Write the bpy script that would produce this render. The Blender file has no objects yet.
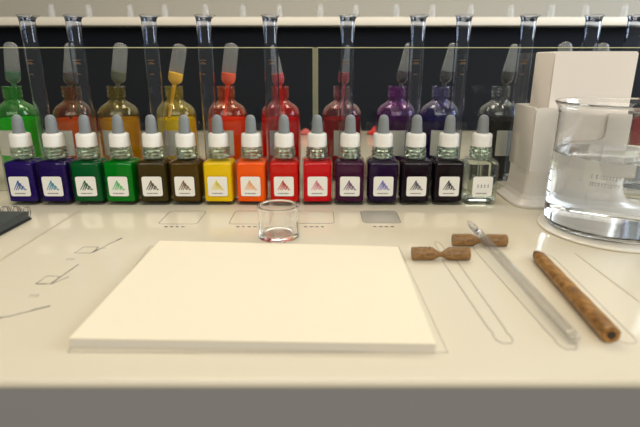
import bpy, bmesh, math, random
from mathutils import Vector, Matrix
random.seed(7)
PI = math.pi
scene = bpy.context.scene
COL = scene.collection

# ------------------------------------------------------------------ helpers
def lin(c):
    c = c / 255.0
    return c / 12.92 if c <= 0.04045 else ((c + 0.055) / 1.055) ** 2.4
def rgb(r, g, b): return (lin(r), lin(g), lin(b), 1.0)

def obj(name, bm, material=None, parent=None, smooth=True, loc=None):
    bmesh.ops.recalc_face_normals(bm, faces=bm.faces)
    me = bpy.data.meshes.new(name)
    bm.to_mesh(me); bm.free()
    if smooth:
        for p in me.polygons: p.use_smooth = True
        try: me.set_sharp_from_angle(angle=math.radians(38))
        except Exception: pass
    if material: me.materials.append(material)
    o = bpy.data.objects.new(name, me)
    COL.objects.link(o)
    if parent: o.parent = parent
    if loc: o.location = loc
    return o
def tag(o, label=None, cat=None, group=None, kind=None):
    if label: o['label'] = label
    if cat: o['category'] = cat
    if group: o['group'] = group
    if kind: o['kind'] = kind
    return o
def thing(name, loc=(0, 0, 0), rz=0.0):
    o = bpy.data.objects.new(name, None)
    o.empty_display_size = 0.02
    COL.objects.link(o)
    o.location = loc; o.rotation_euler = (0, 0, rz)
    return o
def copy_tree(o, parent=None):
    c = o.copy(); COL.objects.link(c); c.parent = parent
    for ch in list(o.children): copy_tree(ch, c)
    return c
def child(o, name):
    for ch in o.children:
        if ch.name.split('.')[0] == name: return ch
def set_mat(o, m):
    o.material_slots[0].link = 'OBJECT'
    o.material_slots[0].material = m

def loft(bm, rings, cap0=True, cap1=True):
    vr = [[bm.verts.new(p) for p in r] for r in rings]
    n = len(vr[0])
    for a, b in zip(vr, vr[1:]):
        for i in range(n):
            bm.faces.new((a[i], a[(i + 1) % n], b[(i + 1) % n], b[i]))
    if cap0: bm.faces.new(list(reversed(vr[0])))
    if cap1: bm.faces.new(vr[-1])
    return vr
def circ(r, z, n=32, cx=0.0, cy=0.0, rx=None):
    rx = r if rx is None else rx
    return [Vector((cx + rx * math.cos(2 * PI * i / n), cy + r * math.sin(2 * PI * i / n), z)) for i in range(n)]
def rsq(hx, hy, cr, z, k=4):
    cr = min(cr, hx, hy)
    pts = []
    for q, (sx, sy) in enumerate(((1, 1), (-1, 1), (-1, -1), (1, -1))):
        for j in range(k + 1):
            a = q * PI / 2 + (PI / 2) * j / k
            pts.append(Vector((sx * (hx - cr) + cr * math.cos(a), sy * (hy - cr) + cr * math.sin(a), z)))
    return pts
def densify(prof, far=.003, near=.0005):
    """extra rings close to both ends of long segments keep smooth shading local"""
    out = [prof[0]]
    for a, b in zip(prof, prof[1:]):
        d = math.dist(a, b)
        if d > far:
            for t in (near / d, 1 - near / d): out.append((a[0] + (b[0] - a[0]) * t, a[1] + (b[1] - a[1]) * t))
        out.append(b)
    return out
def dense_rings(rings, far=.003, near=.0005):
    out = [rings[0]]
    for a, b in zip(rings, rings[1:]):
        d = max((p - q).length for p, q in zip(a, b))
        if d > far:
            for t in (near / d, 1 - near / d): out.append([p.lerp(q, t) for p, q in zip(a, b)])
        out.append(b)
    return out
def lathe(bm, prof, n=32, cx=0.0, cy=0.0):
    """closed profile of (r, z) from axis to axis; r=0 allowed only at the ends"""
    prev = None
    for (r, z) in densify(prof):
        cur = [bm.verts.new((cx, cy, z))] if r < 1e-7 else [bm.verts.new(p) for p in circ(r, z, n, cx, cy)]
        if prev is not None:
            if len(prev) == 1 and len(cur) > 1:
                for i in range(n): bm.faces.new((prev[0], cur[i], cur[(i + 1) % n]))
            elif len(cur) == 1 and len(prev) > 1:
                for i in range(n): bm.faces.new((prev[i], cur[0], prev[(i + 1) % n]))
            elif len(cur) > 1:
                for i in range(n): bm.faces.new((prev[i], prev[(i + 1) % n], cur[(i + 1) % n], cur[i]))
        prev = cur
def ring_lathe(bm, prof, n=32):
    """closed torus-like profile"""
    rows = [[bm.verts.new(p) for p in circ(r, z, n)] for r, z in prof]
    for a, b in zip(rows, rows[1:] + rows[:1]):
        for i in range(n): bm.faces.new((a[i], a[(i + 1) % n], b[(i + 1) % n], b[i]))
def box(bm, x0, x1, y0, y1, z0, z1, bev=0.0, seg=2):
    t = bmesh.new()
    bmesh.ops.create_cube(t, size=1.0)
    for v in t.verts:
        v.co = Vector(((x0 + x1) / 2 + v.co.x * (x1 - x0), (y0 + y1) / 2 + v.co.y * (y1 - y0), (z0 + z1) / 2 + v.co.z * (z1 - z0)))
    if bev > 0: bmesh.ops.bevel(t, geom=list(t.edges), offset=bev, segments=seg, affect='EDGES', profile=0.5)
    add(bm, t)
def add(bm, t, M=None):
    if M is not None: bmesh.ops.transform(t, matrix=M, verts=t.verts)
    me = bpy.data.meshes.new('tmp'); t.to_mesh(me); t.free()
    bm.from_mesh(me); bpy.data.meshes.remove(me)
def prism(bm, pts, z0, z1):
    a = [bm.verts.new((p[0], p[1], z0)) for p in pts]
    b = [bm.verts.new((p[0], p[1], z1)) for p in pts]
    n = len(pts)
    for i in range(n): bm.faces.new((a[i], a[(i + 1) % n], b[(i + 1) % n], b[i]))
    bm.faces.new(list(reversed(a))); bm.faces.new(b)
def ribbon(bm, pts, w, z0, z1, closed=False):
    """flat printed stroke along a path in the xy plane"""
    P = [Vector((p[0], p[1])) for p in pts]
    n = len(P); L = []; R = []
    for i in range(n):
        a = P[i - 1] if (i > 0 or closed) else P[i]
        b = P[(i + 1) % n] if (i < n - 1 or closed) else P[i]
        d = (b - a).normalized(); nn = Vector((-d.y, d.x)) * (w / 2)
        L.append(P[i] + nn); R.append(P[i] - nn)
    rows = []
    for l, r in zip(L, R):
        rows.append([bm.verts.new((l.x, l.y, z0)), bm.verts.new((r.x, r.y, z0)), bm.verts.new((r.x, r.y, z1)), bm.verts.new((l.x, l.y, z1))])
    m = n if closed else n - 1
    for i in range(m):
        a, b = rows[i], rows[(i + 1) % n]
        for k in range(4): bm.faces.new((a[k], a[(k + 1) % 4], b[(k + 1) % 4], b[k]))
    if not closed:
        bm.faces.new(rows[0]); bm.faces.new(list(reversed(rows[-1])))
def rrect(x0, x1, y0, y1, r, k=4):
    hx, hy = (x1 - x0) / 2, (y1 - y0) / 2
    return [(p.x + (x0 + x1) / 2, p.y + (y0 + y1) / 2) for p in rsq(hx, hy, r, 0, k)]
def frame_to(p0, p1):
    z = (Vector(p1) - Vector(p0)).normalized()
    x = Vector((0, 1, 0)).cross(z)
    if x.length < 1e-4: x = Vector((1, 0, 0))
    x.normalize(); y = z.cross(x)
    return Matrix(((x.x, y.x, z.x, p0[0]), (x.y, y.y, z.y, p0[1]), (x.z, y.z, z.z, p0[2]), (0, 0, 0, 1)))
def tube(bm, pts, r, n=8):
    P = [Vector(p) for p in pts]; rings = []
    for i, p in enumerate(P):
        d = (P[min(i + 1, len(P) - 1)] - P[max(i - 1, 0)]).normalized()
        u = d.cross(Vector((0.13, 0.31, 0.94)));  u.normalize(); v = d.cross(u)
        rings.append([p + u * r * math.cos(2 * PI * k / n) + v * r * math.sin(2 * PI * k / n) for k in range(n)])
    loft(bm, rings)

# ------------------------------------------------------------------ materials
def nt(name):
    m = bpy.data.materials.new(name); m.use_nodes = True
    t = m.node_tree
    for n in list(t.nodes): t.nodes.remove(n)
    out = t.nodes.new('ShaderNodeOutputMaterial')
    return m, t, out
def pmat(name, col, rough=0.5, metal=0.0, trans=0.0, ior=1.5, spec=0.5, var=0.0, scale=40.0, bump=0.0, coat=0.0, sss=0.0):
    m, t, out = nt(name)
    b = t.nodes.new('ShaderNodeBsdfPrincipled')
    b.inputs['Base Color'].default_value = col
    b.inputs['Roughness'].default_value = rough
    b.inputs['Metallic'].default_value = metal
    b.inputs['Transmission Weight'].default_value = trans
    b.inputs['IOR'].default_value = ior
    b.inputs['Specular IOR Level'].default_value = spec
    b.inputs['Coat Weight'].default_value = coat
    if sss > 0:
        b.inputs['Subsurface Weight'].default_value = sss
        b.inputs['Subsurface Scale'].default_value = 0.01
    if var > 0 or bump > 0:
        tc = t.nodes.new('ShaderNodeTexCoord')
        nz = t.nodes.new('ShaderNodeTexNoise'); nz.inputs['Scale'].default_value = scale; nz.inputs['Detail'].default_value = 4
        t.links.new(tc.outputs['Object'], nz.inputs['Vector'])
        if var > 0:
            mx = t.nodes.new('ShaderNodeMix'); mx.data_type = 'RGBA'
            mx.inputs[6].default_value = tuple(c * (1 - var) for c in col[:3]) + (1,)
            mx.inputs[7].default_value = tuple(min(1, c * (1 + var)) for c in col[:3]) + (1,)
            t.links.new(nz.outputs['Fac'], mx.inputs[0]); t.links.new(mx.outputs[2], b.inputs['Base Color'])
        if bump > 0:
            bp = t.nodes.new('ShaderNodeBump'); bp.inputs['Strength'].default_value = bump; bp.inputs['Distance'].default_value = 0.001
            t.links.new(nz.outputs['Fac'], bp.inputs['Height']); t.links.new(bp.outputs['Normal'], b.inputs['Normal'])
    t.links.new(b.outputs[0], out.inputs[0])
    return m
def glass(name, col=(1, 1, 1, 1), ior=1.47, rough=0.0):
    m, t, out = nt(name)
    g = t.nodes.new('ShaderNodeBsdfGlass')
    g.inputs['Color'].default_value = col; g.inputs['IOR'].default_value = ior; g.inputs['Roughness'].default_value = rough
    t.links.new(g.outputs[0], out.inputs[0])
    return m
def schlick(t, f0, power=4.5):
    """reflection weight of a thin clear wall, the same from both of its sides"""
    lw = t.nodes.new('ShaderNodeLayerWeight'); lw.inputs[0].default_value = .5
    p = t.nodes.new('ShaderNodeMath'); p.operation = 'POWER'; p.inputs[1].default_value = power
    q = t.nodes.new('ShaderNodeMath'); q.operation = 'MULTIPLY_ADD'; q.inputs[1].default_value = 1 - f0; q.inputs[2].default_value = f0
    t.links.new(lw.outputs['Facing'], p.inputs[0]); t.links.new(p.outputs[0], q.inputs[0])
    return q
def sheet(name, tint=(1, 1, 1, 1), ior=1.45, rough=0.02, power=4.5):
    """clear sheet: straight-through transmission with Fresnel reflection"""
    m, t, out = nt(name)
    tr = t.nodes.new('ShaderNodeBsdfTransparent'); tr.inputs[0].default_value = tint
    gl = t.nodes.new('ShaderNodeBsdfGlossy'); gl.inputs['Roughness'].default_value = rough
    fr = schlick(t, ((ior - 1) / (ior + 1)) ** 2, power)
    mx = t.nodes.new('ShaderNodeMixShader')
    t.links.new(fr.outputs[0], mx.inputs[0]); t.links.new(tr.outputs[0], mx.inputs[1]); t.links.new(gl.outputs[0], mx.inputs[2])
    t.links.new(mx.outputs[0], out.inputs[0])
    return m
def filmed(name, tint, film, op):
    """clear tinted glass with a thin film of ink left on it"""
    m, t, out = nt(name)
    tr = t.nodes.new('ShaderNodeBsdfTransparent'); tr.inputs[0].default_value = tint
    tl = t.nodes.new('ShaderNodeBsdfTranslucent'); tl.inputs[0].default_value = film
    d = t.nodes.new('ShaderNodeBsdfDiffuse'); d.inputs[0].default_value = film
    gl = t.nodes.new('ShaderNodeBsdfGlossy'); gl.inputs['Roughness'].default_value = .03
    fr = schlick(t, .04, 3.0)
    a = t.nodes.new('ShaderNodeMixShader'); a.inputs[0].default_value = .5
    b = t.nodes.new('ShaderNodeMixShader'); b.inputs[0].default_value = op
    c = t.nodes.new('ShaderNodeMixShader')
    t.links.new(d.outputs[0], a.inputs[1]); t.links.new(tl.outputs[0], a.inputs[2])
    t.links.new(tr.outputs[0], b.inputs[1]); t.links.new(a.outputs[0], b.inputs[2])
    t.links.new(fr.outputs[0], c.inputs[0]); t.links.new(b.outputs[0], c.inputs[1]); t.links.new(gl.outputs[0], c.inputs[2])
    t.links.new(c.outputs[0], out.inputs[0])
    return m
def plastic(name, col, opac):
    """translucent soft plastic"""
    m, t, out = nt(name)
    tr = t.nodes.new('ShaderNodeBsdfTransparent')
    d = t.nodes.new('ShaderNodeBsdfDiffuse'); d.inputs[0].default_value = col
    tl = t.nodes.new('ShaderNodeBsdfTranslucent'); tl.inputs[0].default_value = col
    gl = t.nodes.new('ShaderNodeBsdfGlossy'); gl.inputs['Roughness'].default_value = 0.25
    a = t.nodes.new('ShaderNodeMixShader'); a.inputs[0].default_value = 0.45
    b = t.nodes.new('ShaderNodeMixShader'); b.inputs[0].default_value = opac
    c = t.nodes.new('ShaderNodeMixShader')
    fr = schlick(t, .034)
    t.links.new(d.outputs[0], a.inputs[1]); t.links.new(tl.outputs[0], a.inputs[2])
    t.links.new(tr.outputs[0], b.inputs[1]); t.links.new(a.outputs[0], b.inputs[2])
    t.links.new(fr.outputs[0], c.inputs[0]); t.links.new(b.outputs[0], c.inputs[1]); t.links.new(gl.outputs[0], c.inputs[2])
    t.links.new(c.outputs[0], out.inputs[0])
    return m
def liquid(name, col, clear):
    """coloured liquid: part body colour, part see-through"""
    m, t, out = nt(name)
    d = t.nodes.new('ShaderNodeBsdfDiffuse'); d.inputs[0].default_value = col
    tl = t.nodes.new('ShaderNodeBsdfTranslucent'); tl.inputs[0].default_value = col
    g = t.nodes.new('ShaderNodeBsdfRefraction'); g.inputs['Color'].default_value = col; g.inputs['IOR'].default_value = 1.33
    a = t.nodes.new('ShaderNodeMixShader'); a.inputs[0].default_value = 0.4
    b = t.nodes.new('ShaderNodeMixShader'); b.inputs[0].default_value = clear
    t.links.new(d.outputs[0], a.inputs[1]); t.links.new(tl.outputs[0], a.inputs[2])
    t.links.new(a.outputs[0], b.inputs[1]); t.links.new(g.outputs[0], b.inputs[2])
    t.links.new(b.outputs[0], out.inputs[0])
    return m
def wood(name, dark, light, scale, twist=False):
    m, t, out = nt(name)
    b = t.nodes.new('ShaderNodeBsdfPrincipled'); b.inputs['Roughness'].default_value = 0.42
    tc = t.nodes.new('ShaderNodeTexCoord')
    mp = t.nodes.new('ShaderNodeMapping'); mp.inputs['Scale'].default_value = scale
    if twist: mp.inputs['Rotation'].default_value = (0.0, 0.9, 0.5)
    nz = t.nodes.new('ShaderNodeTexNoise'); nz.inputs['Scale'].default_value = 1.0; nz.inputs['Detail'].default_value = 5; nz.inputs['Distortion'].default_value = 0.6
    cr = t.nodes.new('ShaderNodeValToRGB')
    cr.color_ramp.elements[0].position = 0.34; cr.color_ramp.elements[0].color = dark
    cr.color_ramp.elements[1].position = 0.66; cr.color_ramp.elements[1].color = light
    t.links.new(tc.outputs['Object'], mp.inputs['Vector']); t.links.new(mp.outputs[0], nz.inputs['Vector'])
    t.links.new(nz.outputs['Fac'], cr.inputs[0]); t.links.new(cr.outputs[0], b.inputs['Base Color'])
    t.links.new(b.outputs[0], out.inputs[0])
    return m

M = {}
M['counter'] = pmat('counter_gloss_white', rgb(221, 212, 190), rough=0.07, ior=1.45, var=0.02, scale=9)
M['print'] = pmat('printed_grey', rgb(120, 114, 106), rough=0.5, var=0.1, scale=300)
M['print_faint'] = pmat('printed_pale_grey', rgb(176, 168, 154), rough=0.4, var=0.05, scale=300)
M['print_mid'] = pmat('printed_mid_grey', rgb(150, 142, 130), rough=.5, var=.08, scale=300)
M['print_dark'] = pmat('printed_dark', rgb(70, 66, 62), rough=0.5, var=0.1, scale=300)
M['print_fill'] = pmat('printed_fill', rgb(176, 171, 160), rough=0.3, var=0.06, scale=200)
M['groove'] = pmat('groove_tone', rgb(196, 184, 160), rough=0.4, var=0.05)
M['paper'] = pmat('pad_paper', rgb(240, 230, 205), rough=0.85, spec=0.15, var=0.01, scale=60)
M['paper_edge'] = pmat('pad_paper_edge', rgb(214, 208, 196), rough=0.9, spec=0.1, var=0.05, scale=900)
M['glass'] = glass('clear_glass')
M['shell'] = sheet('ink_bottle_shell', (.95, .97, .95, 1), 1.38, .03)
M['thick_glass'] = glass('ink_bottle_glass', (0.93, 0.97, 0.94, 1), 1.5)
M['cyl_glass'] = glass('cylinder_glass', (0.94, 0.96, 1.0, 1), 1.47)
M['cup_glass'] = sheet('cup_glass', (0.97, 0.97, 0.96, 1), 1.5, 0.01)
M['acrylic'] = sheet('clear_acrylic', (0.95, 0.96, 0.94, 1), 1.42, 0.03)
M['acrylic_edge'] = pmat('acrylic_edge', rgb(206, 206, 160), rough=0.35, var=0.08, scale=30, spec=0.8)
M['white_plastic'] = pmat('white_cap_plastic', rgb(240, 238, 232), rough=0.35, var=0.01)
M['grey_rubber'] = pmat('grey_rubber', rgb(128, 134, 136), rough=0.55, var=0.05, scale=200)
M['label'] = pmat('label_paper', rgb(238, 236, 228), rough=0.6, spec=0.3, var=0.01)
M['label_print'] = pmat('label_print', rgb(90, 86, 84), rough=0.6, var=0.05)
M['water'] = glass('water', (.975, .985, .99, 1), 1.33)
M['clear_ink'] = glass('colourless_liquid', (.96, .98, .96, 1), 1.33)
M['holder'] = pmat('holder_plastic', rgb(226, 220, 210), rough=0.22, var=0.01, coat=0.2)
M['cards'] = pmat('white_card', rgb(244, 236, 226), rough=0.8, spec=0.2, var=0.01)
M['wood'] = wood('rest_wood', rgb(106, 74, 38), rgb(158, 118, 66), (220, 900, 900))
M['wood_dark'] = pmat('wood_dark', rgb(48, 30, 16), rough=0.5, var=0.2, scale=300)
M['pen_wood'] = wood('pen_wood', rgb(78, 42, 10), rgb(176, 118, 40), (330, 330, 60), True)
M['pen_shaft'] = sheet('pen_shaft_glass', (.95, .95, .95, 1), 1.5, .03, 3.4)
M['rod_glass'] = glass('pen_glass', (0.95, 0.95, 0.97, 1), 1.5)
M['metal'] = pmat('binding_wire', rgb(190, 190, 188), rough=0.25, metal=1.0, var=0.05)
M['cover'] = pmat('notebook_cover', rgb(50, 58, 56), rough=0.5, var=0.12, scale=120, bump=0.1)
M['cover_black'] = pmat('notebook_back', rgb(16, 16, 18), rough=0.6, var=0.1)
M['wall_dark'] = pmat('dark_wall_paint', rgb(15, 20, 30), rough=0.6, spec=0.15, var=0.15, scale=3)
M['wall_pale'] = pmat('pale_wall_paint', rgb(162, 158, 148), rough=0.8, var=0.02, scale=2)
M['shelf'] = pmat('shelf_white', rgb(232, 224, 208), rough=0.4, var=0.01)
M['floor'] = pmat('floor_dark', rgb(74, 66, 58), rough=0.5, var=0.15, scale=5)
M['red'] = pmat('red_paper', rgb(196, 34, 26), rough=0.6, var=0.15, scale=60)
M['pinkred'] = pmat('dull_red_card', rgb(196, 86, 84), rough=0.6, var=0.08, scale=30)
M['frost'] = plastic('vial_glass', rgb(236, 238, 238), 0.16)
M['coaster'] = pmat('coaster_white', rgb(236, 230, 216), rough=0.12, var=0.01)
M['mark_white'] = pmat('beaker_print', rgb(196, 200, 204), rough=0.6, var=0.03)
M['amber_print'] = pmat('amber_scale_print', rgb(150, 110, 60), rough=0.5, var=0.1)

# ------------------------------------------------------------------ setting
bm = bmesh.new(); box(bm, -2.4, 2.4, -1.6, 2.0, -0.92, -0.90)
tag(obj('floor', bm, M['floor'], smooth=False), kind='structure')
bm = bmesh.new(); box(bm, -2.4, 2.4, 1.455, 1.60, -0.90, 0.2384)
tag(obj('wall_back', bm, M['wall_dark'], smooth=False), kind='structure')
bm = bmesh.new(); box(bm, -2.4, 2.4, 1.50, 1.60, 0.2602, 1.5)
tag(obj('wall_upper', bm, M['wall_pale'], smooth=False), kind='structure')

# display shelf along the back wall
bm = bmesh.new(); box(bm, -2.4, 2.4, 1.40, 1.60, 0.2385, 0.2600, 0.003)
tag(obj('wall_shelf', bm, M['shelf']), 'long white shelf on the back wall carrying a row of small clear vials', 'shelf')
def vial_bm():
    b = bmesh.new()
    lathe(b, [(0, 0), (.0085, 0), (.0095, .001), (.0095, .022), (.0075, .026), (.0075, .030), (.0085, .031), (.0085, .033), (.006, .033), (.006, .026), (.008, .021), (.008, .0015), (0, .0015)], 16)
    return b
v0 = None
for i in range(18):
    x = -0.724 + i * 0.1035 + random.uniform(-.008, .008)
    if v0 is None: v = v0 = obj('glass_vial', vial_bm(), M['frost'])
    else: v = v0.copy(); COL.objects.link(v)
    v.location = (x, 1.430, 0.2600)
    tag(v, 'small clear glass vial in the row on the white wall shelf', 'vial', 'vials on the wall shelf')

# ------------------------------------------------------------------ counter
bm = bmesh.new(); box(bm, -1.3, 1.3, 0.2052, 1.10, -0.0058, 0.0, 0.0027, 5)
counter = obj('counter', bm, M['counter'])
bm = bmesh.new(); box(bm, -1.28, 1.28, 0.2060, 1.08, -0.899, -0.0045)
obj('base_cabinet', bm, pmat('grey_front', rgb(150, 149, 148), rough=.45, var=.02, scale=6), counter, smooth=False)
tag(counter, 'glossy white counter with rounded front edge and printed outlines on top', 'counter')
ZP0, ZP1 = -0.0002, 0.00015
def printed(name, mat, *strokes, w=0.0006):
    b = bmesh.new()
    for s in strokes:
        pts, closed = s[0], s[1]
        ribbon(b, pts, s[2] if len(s) > 2 else w, ZP0, ZP1, closed)
    return obj(name, b, mat, counter, smooth=False)
def dashes(x0, x1, y, n, h=.0016, seed=1):
    r = random.Random(seed); out = []
    step = (x1 - x0) / n
    for i in range(n):
        a = x0 + i * step
        out.append(([(a + .1 * step, y), (a + step * r.uniform(.55, .85), y)], False, h * r.uniform(.7, 1.0)))
        out.append(([(a + .3 * step, y - h * .9), (a + step * r.uniform(.5, .8), y - h * .8)], False, h * .4))
    return out
printed('counter_seam', M['groove'], ([(-.252, .210), (-.252, .515)], False, .0026))
printed('counter_seam', M['groove'], ([(.2085, .212), (.2085, .372)], False, .0012))
for k, (x0, x1, y0, y1) in enumerate([(-.1562, -.1186, .4472, .4898), (-.0882, -.0505, .4472, .4898), (-.0240, .0138, .4490, .4898), (.0420, .0790, .4500, .4898)]):
    b = bmesh.new(); ribbon(b, rrect(x0, x1, y0, y1, .0045), .0006, ZP0, ZP1, True)
    icon = obj('printed_rectangle', b, M['print'], counter, smooth=False)
    if k == 3:
        b = bmesh.new(); prism(b, rrect(x0 + .0005, x1 - .0005, y0 + .0005, y1 - .0005, .0042), ZP0, ZP1 - .00005)
        obj('grey_fill', b, M['print_fill'], icon, smooth=False)
    cx = (x0 + x1) / 2
    b = bmesh.new()
    for (pts, cl, w) in dashes(cx - .0108, cx + .0108, .4395, 4, .0017, 11 + k): ribbon(b, pts, w, ZP0, ZP1, cl)
    obj('printed_caption', b, M['print_dark'], counter, smooth=False)
# how-to pictograms
printed('printed_pictogram', M['print'],
        ([(-.2005, .3729), (-.1866, .3729), (-.1872, .3864), (-.1993, .3864)], True, .0007),
        ([(-.1868, .3745), (-.1757, .4083)], False, .0007), ([(-.1868, .3745), (-.1845, .381)], False, .0014),
        ([(-.1778, .402), (-.1757, .4083)], False, .0018), ([(-.1868, .3785), (-.1800, .3850)], False, .0006))
printed('printed_pictogram', M['print'],
        ([(-.2005, .3148), (-.1895, .3148), (-.1895, .3270), (-.1995, .3285)], True, .0007),
        ([(-.1900, .3160), (-.1865, .3495)], False, .0008), ([(-.1893, .3150), (-.1830, .3270)], False, .0006), ([(-.1995, .3148), (-.1925, .3148)], False, .0012))
printed('printed_pictogram', M['print'],
        ([(-.2110, .2700), (-.1960, .2671), (-.1915, .2690), (-.1733, .2824)], False, .0008), ([(-.1990, .2675), (-.1945, .2675)], False, .0016), ([(-.1820, .2765), (-.1733, .2824)], False, .0013))
printed('printed_caption', M['print_faint'], *dashes(-.2010, -.1940, .3605, 3, .0028, 3))
printed('printed_caption', M['print_faint'], *dashes(-.1945, -.1885, .2975, 3, .0028, 4))
# outlines that show where the tools belong
def stadium(p0, p1, w0, w1, k=8):
    a, b = Vector(p0), Vector(p1); d = (b - a).normalized(); n = Vector((-d.y, d.x)); out = []
    for i in range(k + 1):
        t = PI * i / k; out.append(tuple(a + n * w0 * math.cos(t) - d * w0 * math.sin(t)))
    for i in range(k + 1):
        t = PI * i / k; out.append(tuple(b - n * w1 * math.cos(t) + d * w1 * math.sin(t)))
    return out
def pen_outline(p0, p1):
    a, b = Vector(p0), Vector(p1); d = (b - a); L = d.length; d.normalize(); n = Vector((-d.y, d.x))
    prof = [(0, .0), (.002, .0018), (.006, .0026), (.030, .0030), (.040, .0050), (.046, .0056), (L - .016, .0048), (L - .011, .0040), (L - .008, .0050), (L - .003, .0046), (L, .0026)]
    return [tuple(a + d * s + n * w) for s, w in prof] + [tuple(a + d * s - n * w) for s, w in reversed(prof[1:])]
printed('printed_pen_outline', M['print_mid'], (pen_outline((.1010, .3990), (.1042, .2390)), True, .00055))
printed('printed_pen_outline', M['print_mid'], (pen_outline((.1330, .4215), (.1372, .2330)), True, .00055))
printed('printed_pen_outline', M['print_faint'], (stadium((.1815, .3640), (.1730, .2440), .0055, .0055), True, .0006))
printed('printed_pad_outline', M['print_mid'], ([(-.1437, .3880), (.0665, .3880), (.0690, .2300), (-.1362, .2300)], True, .0005))

# ------------------------------------------------------------------ paper pad
pad = thing('paper_pad', (0, 0, 0))
tag(pad, 'thick cream blank paper pad lying flat on the white counter', 'paper pad')
quad = [(-.1366, .2345), (.0618, .2290), (.0632, .3720), (-.1345, .3855)]
bm = bmesh.new(); prism(bm, quad, .0002, .0056); obj('page_block', bm, M['paper_edge'], pad, smooth=False)
bm = bmesh.new()
c = Vector((sum(q[0] for q in quad) / 4, sum(q[1] for q in quad) / 4))
prism(bm, [tuple(c + (Vector(q) - c) * 1.001) for q in quad], .0056, .0061); obj('top_sheet', bm, M['paper'], pad, smooth=False)

# ------------------------------------------------------------------ small glass cup
bm = bmesh.new()
R = .0182
lathe(bm, [(0, .0004), (R - .0015, .0004), (R, .0016), (R - .0006, .004), (R - .0010, .015), (R, .0285), (R - .0002, .0298), (R - .0014, .0300), (R - .0022, .0290), (R - .0030, .015), (R - .0032, .0055), (R - .0060, .0036), (0, .0034)], 48)
cup = obj('glass_cup', bm, M['glass'])
cup.location = (-.0368, .4110, 0)
tag(cup, 'tiny empty clear glass cup standing behind the paper pad', 'cup')

# ------------------------------------------------------------------ square ink bottles
H = .0166
bottle = thing('ink_bottle')
bm = bmesh.new()
S = lambda h, cr, z: rsq(h, h, cr, z, 5)
outer = [S(H - .0016, .003, 0), S(H - .0004, .0036, .0008), S(H, .004, .002), S(H, .004, .0442), S(H - .0006, .0046, .0465), S(H - .0022, .006, .0484), S(.0128, .0120, .0495), S(.0110, .0110, .0500)]
NZ = lambda z: .0498 + (z - .0476) * .92
neck = [S(.0112, .0112, NZ(.0476)), S(.0112, .0112, NZ(.0490)), S(.0122, .0122, NZ(.0498)), S(.0122, .0122, NZ(.0510)), S(.0110, .0110, NZ(.0517)), S(.0110, .0110, NZ(.0534)), S(.0121, .0121, NZ(.0541)), S(.0121, .0121, NZ(.0553)), S(.0109, .0109, NZ(.0560)), S(.0109, .0109, NZ(.0574)), S(.0118, .0118, NZ(.0580)), S(.0118, .0118, NZ(.0592)), S(.0104, .0104, NZ(.0598)), S(.0100, .0100, NZ(.0614))]
loft(bm, dense_rings(outer))
obj('glass_body', bm, M['shell'], bottle)
bm = bmesh.new(); loft(bm, neck + [S(.0080, .0080, NZ(.0614)), S(.0080, .0080, NZ(.0478))])
obj('threaded_neck', bm, M['thick_glass'], bottle)
bm = bmesh.new()
loft(bm, [S(H - .0028, .003, .0036), S(H - .0014, .0034, .0046), S(H - .0014, .0040, .0448), S(H - .0030, .0044, .0464)])
obj('ink', bm, M['red'], bottle)
bm = bmesh.new()
lathe(bm, [(0, .0620), (.0102, .0620), (.0107, .0625), (.0105, .0740), (.0099, .0756), (.0086, .0762), (0, .0762)], 32)
cap = obj('cap', bm, M['white_plastic'], bottle)
bm = bmesh.new()
lathe(bm, [(0, .0760), (.0063, .0760), (.0063, .0785), (.0058, .0810), (.0056, .0870), (.0050, .0918), (.0037, .0941), (.0019, .0952), (0, .0954)], 24)
obj('rubber_bulb', bm, M['grey_rubber'], bottle)
bm = bmesh.new()
lathe(bm, [(0, .014), (.0012, .014), (.0026, .024), (.0030, .0605), (0, .0605)], 16)
obj('dropper_tube', bm, M['glass'], bottle)
bm = bmesh.new()
yf = -H
def vert_prism(bm, pts, y0, y1):   # outline in xz, thickness along y
    a = [bm.verts.new((p[0], y0, p[1])) for p in pts]; b = [bm.verts.new((p[0], y1, p[1])) for p in pts]
    n = len(pts)
    for i in range(n): bm.faces.new((a[i], a[(i + 1) % n], b[(i + 1) % n], b[i]))
    bm.faces.new(list(reversed(a))); bm.faces.new(b)
vert_prism(bm, rrect(-.0106, .0106, .0104, .0320, .0022), yf - .0003, yf - .00002)
label = obj('label', bm, M['label'], bottle, smooth=False)
bm = bmesh.new()
yl = yf - .0003
def stroke(bm, x0, z0, x1, z1, w0, w1, ya=yl - .00012, yb=yl - .00001):
    z0 += .0032; z1 += .0032
    d = Vector((x1 - x0, z1 - z0)).normalized(); n = Vector((-d.y, d.x))
    a, b = Vector((x0, z0)), Vector((x1, z1))
    vert_prism(bm, [tuple(a + n * w0), tuple(a - n * w0), tuple(b - n * w1), tuple(b + n * w1)], ya, yb)
for (x0, z0, x1, z1, w0, w1) in [(-.0066, .0142, -.0010, .0232, .0003, .0007), (-.0042, .0140, .0002, .0220, .0004, .0008), (-.0010, .0245, .0010, .0150, .0008, .0003),
                                 (-.0020, .0140, .0014, .0205, .0004, .0007), (.0010, .0215, .0034, .0145, .0007, .0004), (.0014, .0142, .0034, .0185, .0004, .0006),
                                 (.0032, .0188, .0056, .0142, .0006, .0004), (.0046, .0140, .0070, .0150, .0005, .0003)]:
    stroke(bm, x0, z0, x1, z1, w0, w1)
obj('logo', bm, M['label_print'], label, smooth=False)
bm = bmesh.new()
x = -.0062
for w in (.0010, .0008, .0012, .0009, .0007, .0011, .0009, .0010):
    stroke(bm, x, .0103, x + w, .0103, .00055, .00055); x += w + .0005
obj('lettering', bm, M['label_print'], label, smooth=False)

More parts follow.
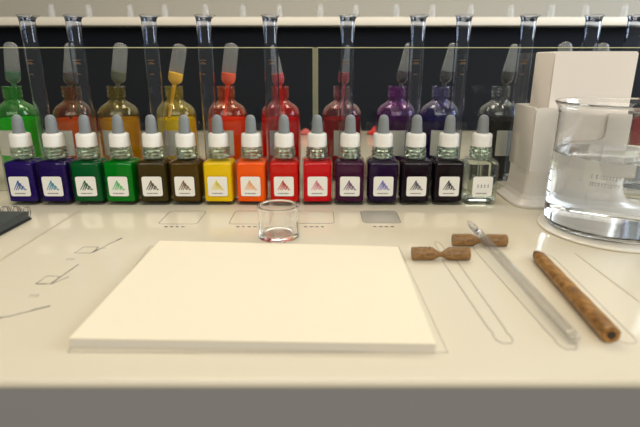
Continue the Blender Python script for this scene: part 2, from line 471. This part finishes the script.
inks = [  # ink colour, logo colour, label
 ((38, 20, 96), (50, 90, 160), 'small square bottle of indigo ink at the end of the row beside the wire-bound notebook'),
 ((34, 16, 82), (60, 140, 170), 'small square bottle of indigo ink with a teal blue mountain on its label'),
 ((0, 84, 36), (30, 90, 50), 'small square bottle of deep green ink with a dark green mountain on its label'),
 ((0, 120, 22), (90, 190, 110), 'small square bottle of green ink with a pale green mountain on its label'),
 ((60, 48, 12), (84, 66, 44), 'small square bottle of dark olive ink standing next to the green ink'),
 ((76, 54, 6), (120, 86, 40), 'small square bottle of olive brown ink standing next to the yellow ink'),
 ((240, 196, 0), (226, 206, 60), 'small square bottle of bright yellow ink with a yellow mountain label'),
 ((252, 92, 0), (240, 170, 110), 'small square bottle of bright orange ink with an orange mountain label'),
 ((204, 16, 4), (190, 40, 30), 'small square bottle of red ink with a red mountain label, next to the orange ink'),
 ((204, 6, 20), (214, 120, 140), 'small square bottle of crimson ink with a pink mountain on its label'),
 ((64, 10, 50), (110, 70, 110), 'small square bottle of dark plum ink with a purple mountain label'),
 ((36, 16, 52), (110, 110, 190), 'small square bottle of violet black ink with a lilac blue mountain label'),
 ((24, 14, 26), (70, 70, 80), 'small square bottle of black ink between the lilac label bottle and another black bottle'),
 ((20, 12, 20), (40, 40, 44), 'small square bottle of black ink standing next to the colourless bottle'),
 (None, (150, 140, 140), 'small square bottle of colourless liquid with plain text label, beside the card holder'),
]
clear_liquid = M['clear_ink']
for i, (ic, lc, lab) in enumerate(inks):
    b = bottle if i == 0 else copy_tree(bottle)
    x = -.3223 + i * .03547
    b.location = (x, .5105 + H, 0.0)
    b.rotation_euler = (0, 0, random.uniform(-.035, .035))
    tag(b, lab, 'ink bottle', 'square ink bottles in the front row')
    set_mat(child(b, 'ink'), clear_liquid if ic is None else pmat('ink_%d' % i, rgb(*ic), rough=0.5, spec=0.0, var=0.05, scale=60))
    lb = child(b, 'label')
    set_mat(child(lb, 'logo'), pmat('logo_%d' % i, rgb(*lc), rough=0.6, var=0.03))
    if ic is None:
        bm = bmesh.new()   # four printed signs instead of the mountain
        for k in range(4):
            xx = -.0058 + k * .0036
            stroke(bm, xx, .0190, xx + .0018, .0190, .0003, .0003); stroke(bm, xx + .0009, .0165, xx + .0009, .0205, .0003, .0003); stroke(bm, xx + .0002, .0168, xx + .0018, .0176, .0003, .0003)
        lg = child(lb, 'logo'); old = lg.material_slots[0].material
        me = bpy.data.meshes.new('signs'); bm.to_mesh(me); bm.free(); me.materials.append(old)
        lg.data = me; lg.name = 'printed_signs'; lg['label'] = 'four printed signs'

# ------------------------------------------------------------------ acrylic screen (two panels)
for (x0, x1, e, lab) in [(-.62, -.0082, 1, 'clear upright acrylic panel behind the green to orange ink bottles'),
                         (-.0022, .62, 0, 'clear upright acrylic panel behind the crimson to black ink bottles and card holder')]:
    p = thing('acrylic_panel', (0, 0, 0)); tag(p, lab, 'panel')
    z1 = .1642
    bm = bmesh.new(); box(bm, x0, x1, .5722, .5768, 0, z1 - .0008); obj('clear_sheet', bm, M['acrylic'], p, smooth=False)
    bm = bmesh.new(); box(bm, x0, x1, .5722, .5768, z1 - .0008, z1); obj('top_edge', bm, M['acrylic_edge'], p, smooth=False)
    bm = bmesh.new()
    xe = x1 if e else x0
    box(bm, xe - .0002 if not e else xe, xe if not e else xe + .0002, .5722, .5768, 0, z1)
    obj('side_edge', bm, M['acrylic_edge'], p, smooth=False)
# edge strip that joins the panels
bm = bmesh.new(); box(bm, -.0079, -.0025, .5722, .5768, 0, .1640)
tag(obj('panel_joint_strip', bm, pmat('joint_strip', rgb(150, 152, 122), rough=.3, var=.1, trans=.3), smooth=False), 'narrow pale green upright strip between the two acrylic panels', 'strip')

# ------------------------------------------------------------------ round bottles with pipettes
YB = .645
rb = thing('round_bottle')
bm = bmesh.new()
prof_o = [(0, .0006), (.0225, .0), (.0250, .0012), (.0260, .004), (.0260, .0800), (.0256, .0850), (.0240, .0895), (.0212, .0935), (.0172, .0965), (.0132, .0988), (.0110, .1010), (.0106, .1040),
          (.0106, .1060), (.0117, .1066), (.0117, .1078), (.0106, .1086), (.0106, .1104), (.0117, .1110), (.0117, .1122), (.0106, .1130), (.0106, .1146), (.0116, .1152), (.0118, .1180), (.0112, .1190), (.0096, .1190)]
prof_i = [(.0090, .1180), (.0090, .1020), (.0112, .0975), (.0160, .0948), (.0198, .0920), (.0224, .0882), (.0238, .0840), (.0241, .0800), (.0241, .0060), (.0220, .0040), (0, .0036)]
lathe(bm, prof_o + prof_i, 40)
obj('glass_body', bm, M['glass'], rb)
bm = bmesh.new()
lathe(bm, [(0, .0035), (.0220, .0039), (.0242, .0060), (.0242, .0780), (.0236, .0784), (0, .0784)], 40)
obj('liquid', bm, M['red'], rb)
bm = bmesh.new()
n = 14; a0, a1 = -PI / 2 - .46, -PI / 2 + .46
rows = []
for i in range(n + 1):
    a = a0 + (a1 - a0) * i / n
    rows.append([(r * math.cos(a), r * math.sin(a), z) for r, z in ((.02602, .034), (.02602, .066), (.02625, .066), (.02625, .034))])
vr = [[bm.verts.new(p) for p in r] for r in rows]
for a, b in zip(vr, vr[1:]):
    for k in range(4): bm.faces.new((a[k], a[(k + 1) % 4], b[(k + 1) % 4], b[k]))
bm.faces.new(vr[0]); bm.faces.new(list(reversed(vr[-1])))
obj('label', bm, pmat('bottle_label', rgb(196, 194, 186), rough=.7, spec=.2, var=.03), rb)

def make_pipette(base, top, wide):
    """bulb base point, bulb top point (world), wide: flat side faces the front; returns meshes in world frame"""
    base, top = Vector(base), Vector(top)
    base = base + (base - top).normalized() * .002
    Mx = frame_to(base, top); L = (top - base).length
    def oval(z, a, b, n=24):
        rx, ry = (a, b) if wide else (b, a)
        return [Mx @ Vector((rx * math.cos(2 * PI * i / n), ry * math.sin(2 * PI * i / n), z)) for i in range(n)]
    R = .0092
    shell = [(-.100, .0010, .0010), (-.085, .0014, .0014), (-.020, .0024, .0024), (-.004, .0027, .0027), (-.001, .0030, .0030), (.001, .0060, .0056), (.004, R * .94, R * .80), (.007, R, R * .84), (.010, R, R * .82)]
    for k in range(1, 7):
        t = k / 6; z = .010 + (L - .016) * t
        shell.append((z, R - .0004 * t, R * .82 - (R * .82 - .0044) * t))
    shell += [(L - .0030, R * .84, .0040), (L - .0012, R * .60, .0032), (L, R * .22, .0014)]
    s = bmesh.new(); loft(s, [oval(z, a, b) for z, a, b in shell])
    ink = [(-.098, .0007, .0007), (-.085, .0011, .0011), (-.020, .0020, .0020), (-.004, .0024, .0024), (-.001, .0028, .0028), (.001, .0057, .0053), (.004, R * .94 - .0003, R * .8 - .0003), (.007, R - .0003, R * .84 - .0003), (.0130, R - .0003, R * .80 - .0003), (.0134, R - .0008, R * .8 - .0010)]
    k = bmesh.new(); loft(k, [oval(z, a, b) for z, a, b in ink])
    return s, k

bottles = [  # x, glass tint, liquid, clearness, pipette base(x,z), top(x,z), wide, ink in pipette, label, pipette label
 (-.3938, (150, 240, 150), (60, 220, 30), .15, (-.3898, .1252), (-.3850, .172), 1, (0, 86, 36), 'round screw-neck bottle of bright green ink', 'green'),
 (-.3183, (226, 176, 110), (255, 150, 20), .1, (-.3181, .1240), (-.3120, .1709), 0, (54, 28, 8), 'round screw-neck bottle of amber ink', 'dark brown'),
 (-.2608, (214, 206, 120), (255, 196, 30), .1, (-.2567, .1255), (-.2475, .1709), 1, (66, 70, 30), 'round screw-neck bottle of golden olive ink', 'olive'),
 (-.1867, (244, 236, 130), (255, 236, 20), .06, (-.1849, .1240), (-.1735, .1697), 1, (246, 190, 0), 'round screw-neck bottle of yellow ink', 'yellow'),
 (-.1202, (250, 150, 80), (255, 124, 6), .06, (-.1171, .1235), (-.1097, .1709), 1, (252, 84, 10), 'round screw-neck bottle of orange ink', 'orange'),
 (-.0511, (250, 70, 50), (236, 8, 4), .1, (-.0522, .1228), (-.0585, .1685), 0, (206, 20, 40), 'round screw-neck bottle of scarlet ink', 'red'),
 (.0281, (250, 190, 196), (180, 14, 40), .35, (.0300, .1240), (.0349, .1685), 0, (190, 16, 40), 'round screw-neck bottle of pale-shouldered crimson ink', 'crimson'),
 (.0984, (200, 110, 220), (74, 10, 84), .2, (.1040, .1260), (.1107, .1709), 0, (50, 40, 60), 'round screw-neck bottle of purple ink', 'dark purple'),
 (.1547, (190, 185, 240), (40, 20, 96), .25, (.1590, .1260), (.1654, .1709), 0, (40, 40, 50), 'round screw-neck bottle of indigo ink', 'dark indigo'),
 (.2314, (220, 226, 236), (14, 14, 18), .1, (.2370, .1255), (.2427, .1697), 0, (30, 26, 24), 'round screw-neck bottle of black ink', 'black'),
 (.3132, (220, 226, 236), (216, 220, 224), .3, (.3116, .1252), (.3046, .172), 1, (50, 50, 56), 'round screw-neck bottle standing behind the card stack, nearer the black bottle', None),
 (.3605, (220, 226, 236), (216, 216, 218), .3, (.3586, .1252), (.3508, .1709), 1, (60, 40, 46), 'round screw-neck bottle standing behind the far edge of the card stack', None),
 (.4370, (236, 200, 204), (206, 70, 80), .15, None, None, 0, (0, 0, 0), 'round bottle of dull red ink half seen past the cards through the beaker rim', None),
]
FILM = [(70, 200, 60), (176, 96, 20), (170, 150, 20), (226, 206, 20), (250, 120, 20), (230, 16, 8), (220, 110, 120), (170, 30, 180), (120, 110, 220), (70, 80, 90), (70, 80, 90), (70, 80, 90), (230, 150, 150)]
FO = [.09, .06, .06, .08, .08, .16, .03, .08, .025, .01, .01, .01, .02]
for i, (x, tint, lq, clr, pb, pt, wide, pink, lab, pcol) in enumerate(bottles):
    b = rb if i == 0 else copy_tree(rb)
    film = FILM[i]
    b.location = (x, YB, 0)
    b.rotation_euler = (0, 0, random.uniform(-.25, .25))
    tag(b, lab + (', a pipette in its neck' if pcol else ''), 'bottle', 'round ink bottles behind the acrylic panel')
    set_mat(child(b, 'glass_body'), filmed('tinted_glass_%d' % i, tuple(c ** .42 for c in rgb(*tint)), rgb(*film), FO[i]))
    set_mat(child(b, 'liquid'), liquid('liquid_%d' % i, rgb(*lq), clr))
    if pb is None: continue
    p = thing('pipette', (x, YB, .0036))
    sh, ik = make_pipette((pb[0] - x, 0, pb[1] - .0036), (pt[0] - x, 0, pt[1] - .0036), wide)
    obj('bulb', sh, plastic('pipette_plastic_%d' % i, rgb(240, 244, 246), .14), p)
    obj('ink_fill', ik, pmat('pipette_ink_%d' % i, rgb(*pink), rough=.6, spec=0.0, var=.08, scale=200), p)
    if pcol: tag(p, 'translucent plastic pipette with %s ink leaning in a round bottle' % pcol, 'pipette', 'pipettes in the round bottles')
    elif i == 10: tag(p, 'translucent pipette with its dome just showing above the middle of the card stack', 'pipette', 'pipettes in the round bottles')
    else: tag(p, 'translucent pipette with its dome showing above the card stack beside a glass cylinder', 'pipette', 'pipettes in the round bottles')

# ------------------------------------------------------------------ glass measuring cylinders
cyl = thing('measuring_cylinder')
bm = bmesh.new()
n = 32
TH = .1990
def cring(r, z, spout=0.0):
    pts = circ(r, z, n)
    for p in pts:
        a = math.atan2(p.y, p.x); k = max(0, math.cos(a - .6)) ** 10
        p.x += spout * k * math.cos(.6); p.y += spout * k * math.sin(.6)
    return pts
loft(bm, dense_rings([cring(.0050, .0062), cring(.0074, .0075), cring(.0084, .0105), cring(.0084, TH - .006), cring(.0086, TH - .0040, .0004), cring(.0092, TH - .0015, .002), cring(.0101, TH, .004),
          cring(.0097, TH + .0004, .0040), cring(.0086, TH - .0016, .002), cring(.0079, TH - .0042, .0004), cring(.0077, TH - .0062), cring(.0077, .0140), cring(.0052, .0115)]))
obj('glass_tube', bm, M['cyl_glass'], cyl)
bm = bmesh.new()
hx = [(.0145 * math.cos(PI / 3 * k), .0145 * math.sin(PI / 3 * k)) for k in range(6)]
loft(bm, [[Vector((a, b, 0)) for a, b in hx], [Vector((a, b, .0030)) for a, b in hx], [Vector((a * .5, b * .5, .0062)) for a, b in hx]])
obj('foot', bm, M['holder'], cyl, smooth=False)
bm = bmesh.new()
for k in range(4):
    z = (.1505, .1480, .1465, .1350)[k]
    half = .95 if k % 2 == 0 else .5
    pts = []
    for j in range(7):
        a = -PI / 2 + (j / 6 - .5) * half
        pts.append((a,))
    rows = [[(r * math.cos(a[0]), r * math.sin(a[0]), zz) for r, zz in ((.00842, z - .0003), (.00842, z + .0003), (.00852, z + .0003), (.00852, z - .0003))] for a in pts]
    vr = [[bm.verts.new(q) for q in r] for r in rows]
    for a, b in zip(vr, vr[1:]):
        for m in range(4): bm.faces.new((a[m], a[(m + 1) % 4], b[(m + 1) % 4], b[m]))
    bm.faces.new(vr[0]); bm.faces.new(list(reversed(vr[-1])))
sc_ = obj('scale_marks', bm, M['amber_print'], cyl)
cyls = [(-.3338, 'between the bright green and amber round bottles'), (-.2812, 'between the amber and golden olive round bottles'), (-.1952, 'beside the yellow round bottle, on its olive side'),
        (-.1328, 'between the yellow and orange round bottles'), (-.0570, 'directly in front of the scarlet round bottle'), (.0315, 'directly in front of the crimson round bottle'),
        (.1120, 'in front of the purple round bottle'), (.1640, 'in front of the indigo round bottle'), (.2379, 'in front of the black round bottle beside the card holder'),
        (.3119, 'rising behind the middle of the card stack'), (.3604, 'rising behind the outer edge of the card stack')]
for i, (x, where) in enumerate(cyls):
    b = cyl if i == 0 else copy_tree(cyl)
    b.location = (x, .5985, 0)
    b.rotation_euler = (0, 0, random.uniform(-.5, .3))
    tag(b, 'tall clear glass measuring cylinder ' + where, 'measuring cylinder', 'measuring cylinders behind the acrylic panel')

# ------------------------------------------------------------------ card holder and card stack
hd = thing('card_holder', (0, 0, 0))
tag(hd, 'off-white plastic card holder with a flared foot and a cut-out front, behind the beaker', 'card holder')
bm = bmesh.new()
cx, cy, hx_, hy_ = .2705, .537, .0495, .0290
def RR(g, z, hxx=hx_, hyy=hy_, r=.007): return [p + Vector((cx, cy, 0)) for p in rsq(hxx + g, hyy + g, r + max(g, 0), z, 5)]
foot = lambda z, g: [Vector((min(p.x, 9), min(p.y, .5708), p.z)) for p in RR(g, z)]
loft(bm, dense_rings([foot(.0, .012), foot(.0012, .0128), foot(.0030, .0125), foot(.0048, .0090), foot(.0075, .0050), foot(.0120, .0022), foot(.0200, .0006), foot(.0300, 0), foot(.0378, 0),
          foot(.0378, -.0022), foot(.0060, -.0022)]))
obj('flared_base', bm, M['holder'], hd)
bm = bmesh.new()
x0, x1, y0, y1 = cx - hx_, cx + hx_, cy - hy_, cy + hy_
t = .0022
box(bm, x0, x0 + t, y0 + .004, y1, .0378, .1040, .0008)
obj('side_wall', bm, M['holder'], hd)
bm = bmesh.new(); box(bm, x1 - t, x1, y0 + .004, y1, .0378, .1040, .0008)
obj('side_wall', bm, M['holder'], hd)
bm = bmesh.new(); box(bm, x0, x1, y1 - t, y1, .0378, .1040, .0008); obj('rear_wall', bm, M['holder'], hd)
# front wall with a U-shaped cut-out
bm = bmesh.new()
cl, cr_, cz = .2432, .2950, .0705
fp = [(x0, .0378), (x1, .0378), (x1, .1000)]
for k in range(7):
    a = k / 6 * PI / 2; fp.append((x1 - .004 + .004 * math.cos(a), .1000 + .004 * math.sin(a)))
for k in range(7):
    a = PI / 2 + k / 6 * PI / 2; fp.append((cr_ + .005 + .005 * math.cos(a), .099 + .005 * math.sin(a)))
for k in range(7):
    a = -k / 6 * PI / 2; fp.append((cr_ - .008 + .008 * math.cos(a), cz + .008 + .008 * math.sin(a)))
for k in range(7):
    a = -PI / 2 - k / 6 * PI / 2; fp.append((cl + .008 + .008 * math.cos(a), cz + .008 + .008 * math.sin(a)))
for k in range(7):
    a = k / 6 * PI / 2; fp.append((cl - .005 + .005 * math.cos(a), .099 + .005 * math.sin(a)))
for k in range(7):
    a = PI / 2 + k / 6 * PI / 2; fp.append((x0 + .004 + .004 * math.cos(a), .1000 + .004 * math.sin(a)))
fp2 = []
for p in fp:
    if not fp2 or (Vector(p) - Vector(fp2[-1])).length > 1e-6: fp2.append(p)
if (Vector(fp2[0]) - Vector(fp2[-1])).length < 1e-6: fp2.pop()
vert_prism(bm, fp2, y0, y0 + t)
bm.normal_update(); bmesh.ops.triangulate(bm, faces=[f for f in bm.faces if len(f.verts) > 4], ngon_method='EAR_CLIP')
obj('front_wall', bm, M['holder'], hd, smooth=False)

st = thing('card_stack', (0, 0, 0))
tag(st, 'thick stack of tall white cards standing upright in the off-white holder', 'card stack')
bm = bmesh.new(); box(bm, .2345, .3165, .5165, .5610, .0062, .1588, .002, 2); obj('card_block', bm, M['cards'], st)
bm = bmesh.new(); vert_prism(bm, rrect(.2347, .3170, .0066, .1590, .003), .5125, .5135); obj('front_card', bm, M['cards'], st, smooth=False)
bm = bmesh.new(); vert_prism(bm, rrect(.2350, .3160, .0066, .1575, .003), .5140, .5150); obj('front_card', bm, M['cards'], st, smooth=False)

# ------------------------------------------------------------------ beaker, water, coaster
BX, BY, BR = .2685, .4340, .0555
bm = bmesh.new()
lathe(bm, [(0, 0), (.0612, 0), (.0624, .0008), (.0624, .0020), (.0610, .0030), (0, .0030)], 64)
co = obj('round_coaster', bm, M['coaster']); co.location = (BX + .0015, BY - .002, 0)
tag(co, 'flat round off-white coaster under the glass beaker', 'coaster')
bk = thing('glass_beaker', (BX, BY, .0031))
tag(bk, 'wide clear glass beaker of water standing on a round coaster', 'beaker')
bm = bmesh.new()
HT = .1125
lathe(bm, [(0, .0006), (BR - .009, .0), (BR - .003, .0016), (BR - .0006, .005), (BR, .010), (BR, HT - .008), (BR + .0006, HT - .005), (BR + .0030, HT - .0015), (BR + .0034, HT - .0002), (BR + .0024, HT + .0006), (BR + .0008, HT - .0008),
           (BR - .0012, HT - .005), (BR - .0018, HT - .009), (BR - .0018, .011), (BR - .0024, .006), (BR - .0060, .0034), (0, .0030)], 72)
obj('glass_wall', bm, M['glass'], bk)
def curved_mark(bm, a0, a1, z, hgt, r=BR):
    k = max(2, int(abs(a1 - a0) / .03)); rows = []
    for i in range(k + 1):
        a = a0 + (a1 - a0) * i / k
        rows.append([bm.verts.new((q * math.cos(a), q * math.sin(a), zz)) for q, zz in ((r + .00004, z - hgt / 2), (r + .00004, z + hgt / 2), (r + .00018, z + hgt / 2), (r + .00018, z - hgt / 2))])
    for a, b in zip(rows, rows[1:]):
        for m in range(4): bm.faces.new((a[m], a[(m + 1) % 4], b[(m + 1) % 4], b[m]))
    bm.faces.new(rows[0]); bm.faces.new(list(reversed(rows[-1])))
bm = bmesh.new()
for k in range(9):
    curved_mark(bm, 2.72, 2.72 + (.20 if k % 2 else .30), .020 + k * .0053, .0012)
obj('volume_scale', bm, M['mark_white'], bk, smooth=False)
bm = bmesh.new()
r = random.Random(5)
for row, z in enumerate((.0555, .0490)):
    a = -2.45
    while a < -1.65:
        w = r.uniform(.014, .034)
        curved_mark(bm, a, a + w, z + .0012, .0005); curved_mark(bm, a + w * .2, a + w * .45, z, .0028); 
        if r.random() > .4: curved_mark(bm, a, a + w * .9, z - .0012, .0005)
        a += w + r.choice((.014, .016, .04))
obj('lettering', bm, pmat('beaker_lettering', rgb(140, 144, 146), rough=.6, var=.03), bk, smooth=False)
# water (its own thing: it is held by the beaker)
bm = bmesh.new()
WZ = .0680
lathe(bm, [(0, .00305), (BR - .0061, .00345), (BR - .00235, .0061), (BR - .00175, .0112), (BR - .00175, WZ + .0008), (BR - .0026, WZ + .0001), (BR - .0045, WZ), (0, WZ)], 72)
wt = obj('water', bm, M['water'], bk)

# ------------------------------------------------------------------ pen rests
def make_rest(marks):
    r0 = thing('pen_rest')
    L, R = .0450, .0052
    prof = [(-L / 2, R * .94), (-L / 2 + .0006, R), (-.0064, R), (-.0012, R * .25), (.0012, R * .25), (.0064, R), (L / 2 - .0006, R), (L / 2, R * .94)]
    b = bmesh.new(); n = 8
    rings = []
    for x, r in prof:
        ring = []
        for k in range(n * 2):
            a = 2 * PI * (k + .5) / (n * 2)
            y, z = R * math.cos(a), R * math.sin(a)
            q = r / R
            ring.append(Vector((x, y * (q if q > .9 else .3 + .7 * q), z * (q if z > 0 or q > .9 else .35 + .65 * q) + R)))
        rings.append(ring)
    loft(b, rings)
    obj('wood_body', b, M['wood'], r0)
    if marks:
        b = bmesh.new()
        for k, (x, y) in enumerate(((-.017, 0), (-.0155, .0012), (-.013, -.0004), (-.0115, .001), (-.0095, -.0008), (-.0085, .0009))):
            box(b, x - .0004, x + .0004, y - .0007, y + .0007, 2 * R - .0004, 2 * R + .00008)
        obj('engraved_marks', b, M['wood_dark'], r0, smooth=False)
    return r0
r1 = make_rest(True); r1.location = (.0950, .3590, 0); r1.rotation_euler = (0, 0, -.02)
tag(r1, 'empty brown wooden bow-tie pen rest with small engraved marks, nearest the paper pad', 'pen rest')
r2 = make_rest(False); r2.location = (.1350, .3890, 0); r2.rotation_euler = (0, 0, -.03)
tag(r2, 'brown wooden bow-tie pen rest carrying the clear glass pen', 'pen rest')

# ------------------------------------------------------------------ glass pen (lies on the rest)
gp = thing('glass_pen', (.1397, .2345, .0042))
tag(gp, 'clear glass dip pen propped on a wooden pen rest', 'glass pen')
p0 = Vector((0, 0, 0)); p1 = Vector((.1342 - .1397, .4210 - .2345, .0112 - .0042))
Mx = frame_to(p0, p1); Lp = (p1 - p0).length
def along(prof, mat, name, n=20):
    b = bmesh.new(); lathe(b, prof, n); bmesh.ops.transform(b, matrix=Mx, verts=b.verts)
    return obj(name, b, mat, gp)
along([(0, 0), (.0022, .0004), (.0036, .0018), (.0040, .005), (.0038, .020), (.0037, Lp - .060), (.0038, Lp - .040), (.0034, Lp - .034), (0, Lp - .0335), (0, Lp - .0350), (.0022, Lp - .036), (.0027, Lp - .040), (.0027, .020), (.0028, .006), (.0020, .0030), (0, .0020)], M['pen_shaft'], 'shaft')
along([(0, Lp - .0334), (.0030, Lp - .0334), (.0040, Lp - .0310), (.0040, Lp - .0285), (.0029, Lp - .0262), (0, Lp - .0261)], M['pen_shaft'], 'collar')
along([(0, Lp - .0260), (.0026, Lp - .0258), (.0030, Lp - .020), (.0030, Lp - .010), (.0025, Lp - .004), (.0014, Lp - .0008), (0, Lp)], M['rod_glass'], 'nib')

# ------------------------------------------------------------------ twisted wooden pen
wp = thing('wooden_pen', (.1612, .2385, .0055))
tag(wp, 'brown wooden pen with a spiral twisted body and dark pointed tip lying on the counter', 'wooden pen')
p0 = Vector((0, 0, 0)); p1 = Vector((.1712 - .1612, .3640 - .2385, -.0010))
Mw = frame_to(p0, p1); Lw = (p1 - p0).length
b = bmesh.new(); rings = []; n = 36; K = 56
for k in range(K + 1):
    s = k / K; z = s * (Lw - .012)
    r = .0053 - .0006 * s
    if k == 0: r *= .92
    tw = s * 5.2
    rings.append([Mw @ Vector(((r * (1 + .022 * math.cos(6 * (a - tw)))) * math.cos(a), (r * (1 + .022 * math.cos(6 * (a - tw)))) * math.sin(a), z)) for a in [2 * PI * i / n for i in range(n)]])
loft(b, rings)
body = obj('twisted_body', b, None, wp)
# spiral wood grain material in the pen's own frame
m, tt, out = nt('twisted_wood')
bs = tt.nodes.new('ShaderNodeBsdfPrincipled'); bs.inputs['Roughness'].default_value = .35
tc = tt.nodes.new('ShaderNodeTexCoord'); mp = tt.nodes.new('ShaderNodeMapping'); mp.inputs['Rotation'].default_value = (0, 0, math.radians(38)); mp.inputs['Scale'].default_value = (1, 1, 1)
mp.inputs['Rotation'].default_value = (0, 0, math.radians(-32))
m2 = tt.nodes.new('ShaderNodeMapping'); m2.inputs['Scale'].default_value = (380, 45, 380)
wv = tt.nodes.new('ShaderNodeTexNoise'); wv.inputs['Scale'].default_value = 1.0; wv.inputs['Detail'].default_value = 3
cr = tt.nodes.new('ShaderNodeValToRGB'); cr.color_ramp.elements[0].position = .30; cr.color_ramp.elements[0].color = rgb(108, 68, 24); cr.color_ramp.elements[1].position = .74; cr.color_ramp.elements[1].color = rgb(184, 134, 62)
tt.links.new(tc.outputs['Object'], mp.inputs[0]); tt.links.new(mp.outputs[0], m2.inputs[0]); tt.links.new(m2.outputs[0], wv.inputs[0]); tt.links.new(wv.outputs['Fac'], cr.inputs[0]); tt.links.new(cr.outputs[0], bs.inputs['Base Color']); tt.links.new(bs.outputs[0], out.inputs[0])
body.data.materials.append(m)
b = bmesh.new(); lathe(b, [(0, Lw - .012), (.0047, Lw - .012), (.0040, Lw - .008), (.0022, Lw - .003), (.0010, Lw), (0, Lw + .0002)], 24); bmesh.ops.transform(b, matrix=Mw, verts=b.verts)
obj('tip', b, pmat('pen_tip_wood', rgb(96, 54, 20), rough=.4, var=.2, scale=200), wp)
b = bmesh.new(); lathe(b, [(0, -.0003), (.0024, -.0003), (.0026, .0004), (0, .0004)], 20); bmesh.ops.transform(b, matrix=Mw, verts=b.verts)
tag(obj('end_socket', b, M['wood_dark'], wp), 'dark round hole in the end')

# ------------------------------------------------------------------ wire-bound notebook
nb = thing('notebook', (-.356, .423, 0)); nb.rotation_euler = (0, 0, -.02)
tag(nb, 'dark wire-bound notebook lying on the counter beside the indigo ink bottle', 'notebook')
b = bmesh.new(); box(b, -.085, .070, -.062, .040, .0005, .0022, .0006); obj('back_cover', b, M['cover_black'], nb)
b = bmesh.new(); box(b, -.084, .068, -.061, .039, .0022, .0085); obj('pages', b, pmat('notebook_pages', rgb(70, 72, 70), rough=.8, var=.15, scale=400), nb, smooth=False)
b = bmesh.new(); box(b, -.085, .070, -.062, .034, .0086, .0104, .0006); obj('front_cover', b, M['cover'], nb)
for k in range(15):
    x = -.080 + k * .0102
    for dx in (0, .0022):
        b = bmesh.new()
        pts = [(x + dx, .0415 + .0062 * math.cos(a), .0066 + .0062 * math.sin(a)) for a in [2 * PI * j / 18 - PI * .9 for j in range(18)]]
        tube(b, pts, .00055, 6); obj('binding_ring', b, M['metal'], nb)

# ------------------------------------------------------------------ things at the back of the counter
def scrap(name, x, y, s, mat, label, seed):
    r = random.Random(seed)
    b = bmesh.new(); n = 9
    rings = []
    for k, (q, z) in enumerate(((1.0, 0), (1.05, .25), (.75, .6), (.3, .95))):
        rings.append([Vector((s * q * (1 + r.uniform(-.25, .25)) * math.cos(2 * PI * i / n), s * .6 * q * (1 + r.uniform(-.25, .25)) * math.sin(2 * PI * i / n), z * s * (1 + r.uniform(-.2, .2)) if k else 0)) for i in range(n)])
    loft(b, rings)
    o = obj(name, b, mat, smooth=False); o.location = (x, y, 0.0002); tag(o, label, 'crumpled paper')
    return o
scrap('crumpled_paper', -.030, 1.04, .012, M['pinkred'], 'small dull red crumpled paper beyond the scarlet bottle, by the panel joint', 2)
scrap('crumpled_paper', .118, 1.04, .017, M['red'], 'small bright red crumpled paper on the counter between crimson and purple bottles', 4)
# ------------------------------------------------------------------ light
def area(name, loc, target, sx, sy, power, col):
    l = bpy.data.lights.new(name, 'AREA'); l.shape = 'RECTANGLE'; l.size = sx; l.size_y = sy; l.energy = power; l.color = col
    o = bpy.data.objects.new(name, l); COL.objects.link(o); o.location = loc
    o.rotation_euler = (Vector(target) - Vector(loc)).to_track_quat('-Z', 'Y').to_euler()
    return o
area('ceiling_lamp', (-.1, .35, 1.7), (0, .4, 0), 1.6, 1.2, 5.2, (1.0, .86, .64))
area('window_light', (2.0, .5, .8), (.5, 1.2, .15), 1.0, 1.2, 34, (.80, .90, 1.0))
area('bottle_back_fill', (0, 1.02, .95), (0, .66, .05), 1.3, .15, 5, (1.0, .90, .74))  # added unseen light, brightens the round bottles and their liquids from behind
area('front_fill', (0, -1.2, 1.15), (0, .55, .1), 2.4, .8, 27, (1.0, .95, .86))  # added fill light behind the camera, lifts labels and bottle fronts
for (x, y) in ((-.42, .9), (-.05, .78), (.62, .85)):
    l = bpy.data.lights.new('downlight', 'POINT'); l.energy = 2.2; l.shadow_soft_size = .03; l.color = (1, .86, .62)
    o = bpy.data.objects.new('downlight', l); COL.objects.link(o); o.location = (x, y, 1.5)
w = bpy.data.worlds.new('room_light'); scene.world = w; w.use_nodes = True
bg = w.node_tree.nodes['Background']; bg.inputs[0].default_value = (1.0, .93, .80, 1); bg.inputs[1].default_value = .17

# ------------------------------------------------------------------ camera
cam = bpy.data.cameras.new('camera'); co_ = bpy.data.objects.new('camera', cam); COL.objects.link(co_)
cam.sensor_fit = 'HORIZONTAL'; cam.sensor_width = 36.0; cam.lens = 490 / 640 * 36.0
cam.clip_start = .01; cam.clip_end = 50
co_.location = (0, 0, .1507); co_.rotation_euler = (math.radians(90 - 17.394), 0, 0)
cam.dof.use_dof = True; cam.dof.focus_distance = .53; cam.dof.aperture_fstop = 7.0
scene.camera = co_
scene.view_settings.view_transform = 'Standard'; scene.view_settings.look = 'None'
scene.view_settings.exposure = 0.0; scene.view_settings.gamma = 1.0; scene.view_settings.use_curve_mapping = False
cy_ = scene.cycles
cy_.max_bounces = 24; cy_.transmission_bounces = 20; cy_.transparent_max_bounces = 32; cy_.glossy_bounces = 8; cy_.diffuse_bounces = 5
cy_.sample_clamp_indirect = 6.0
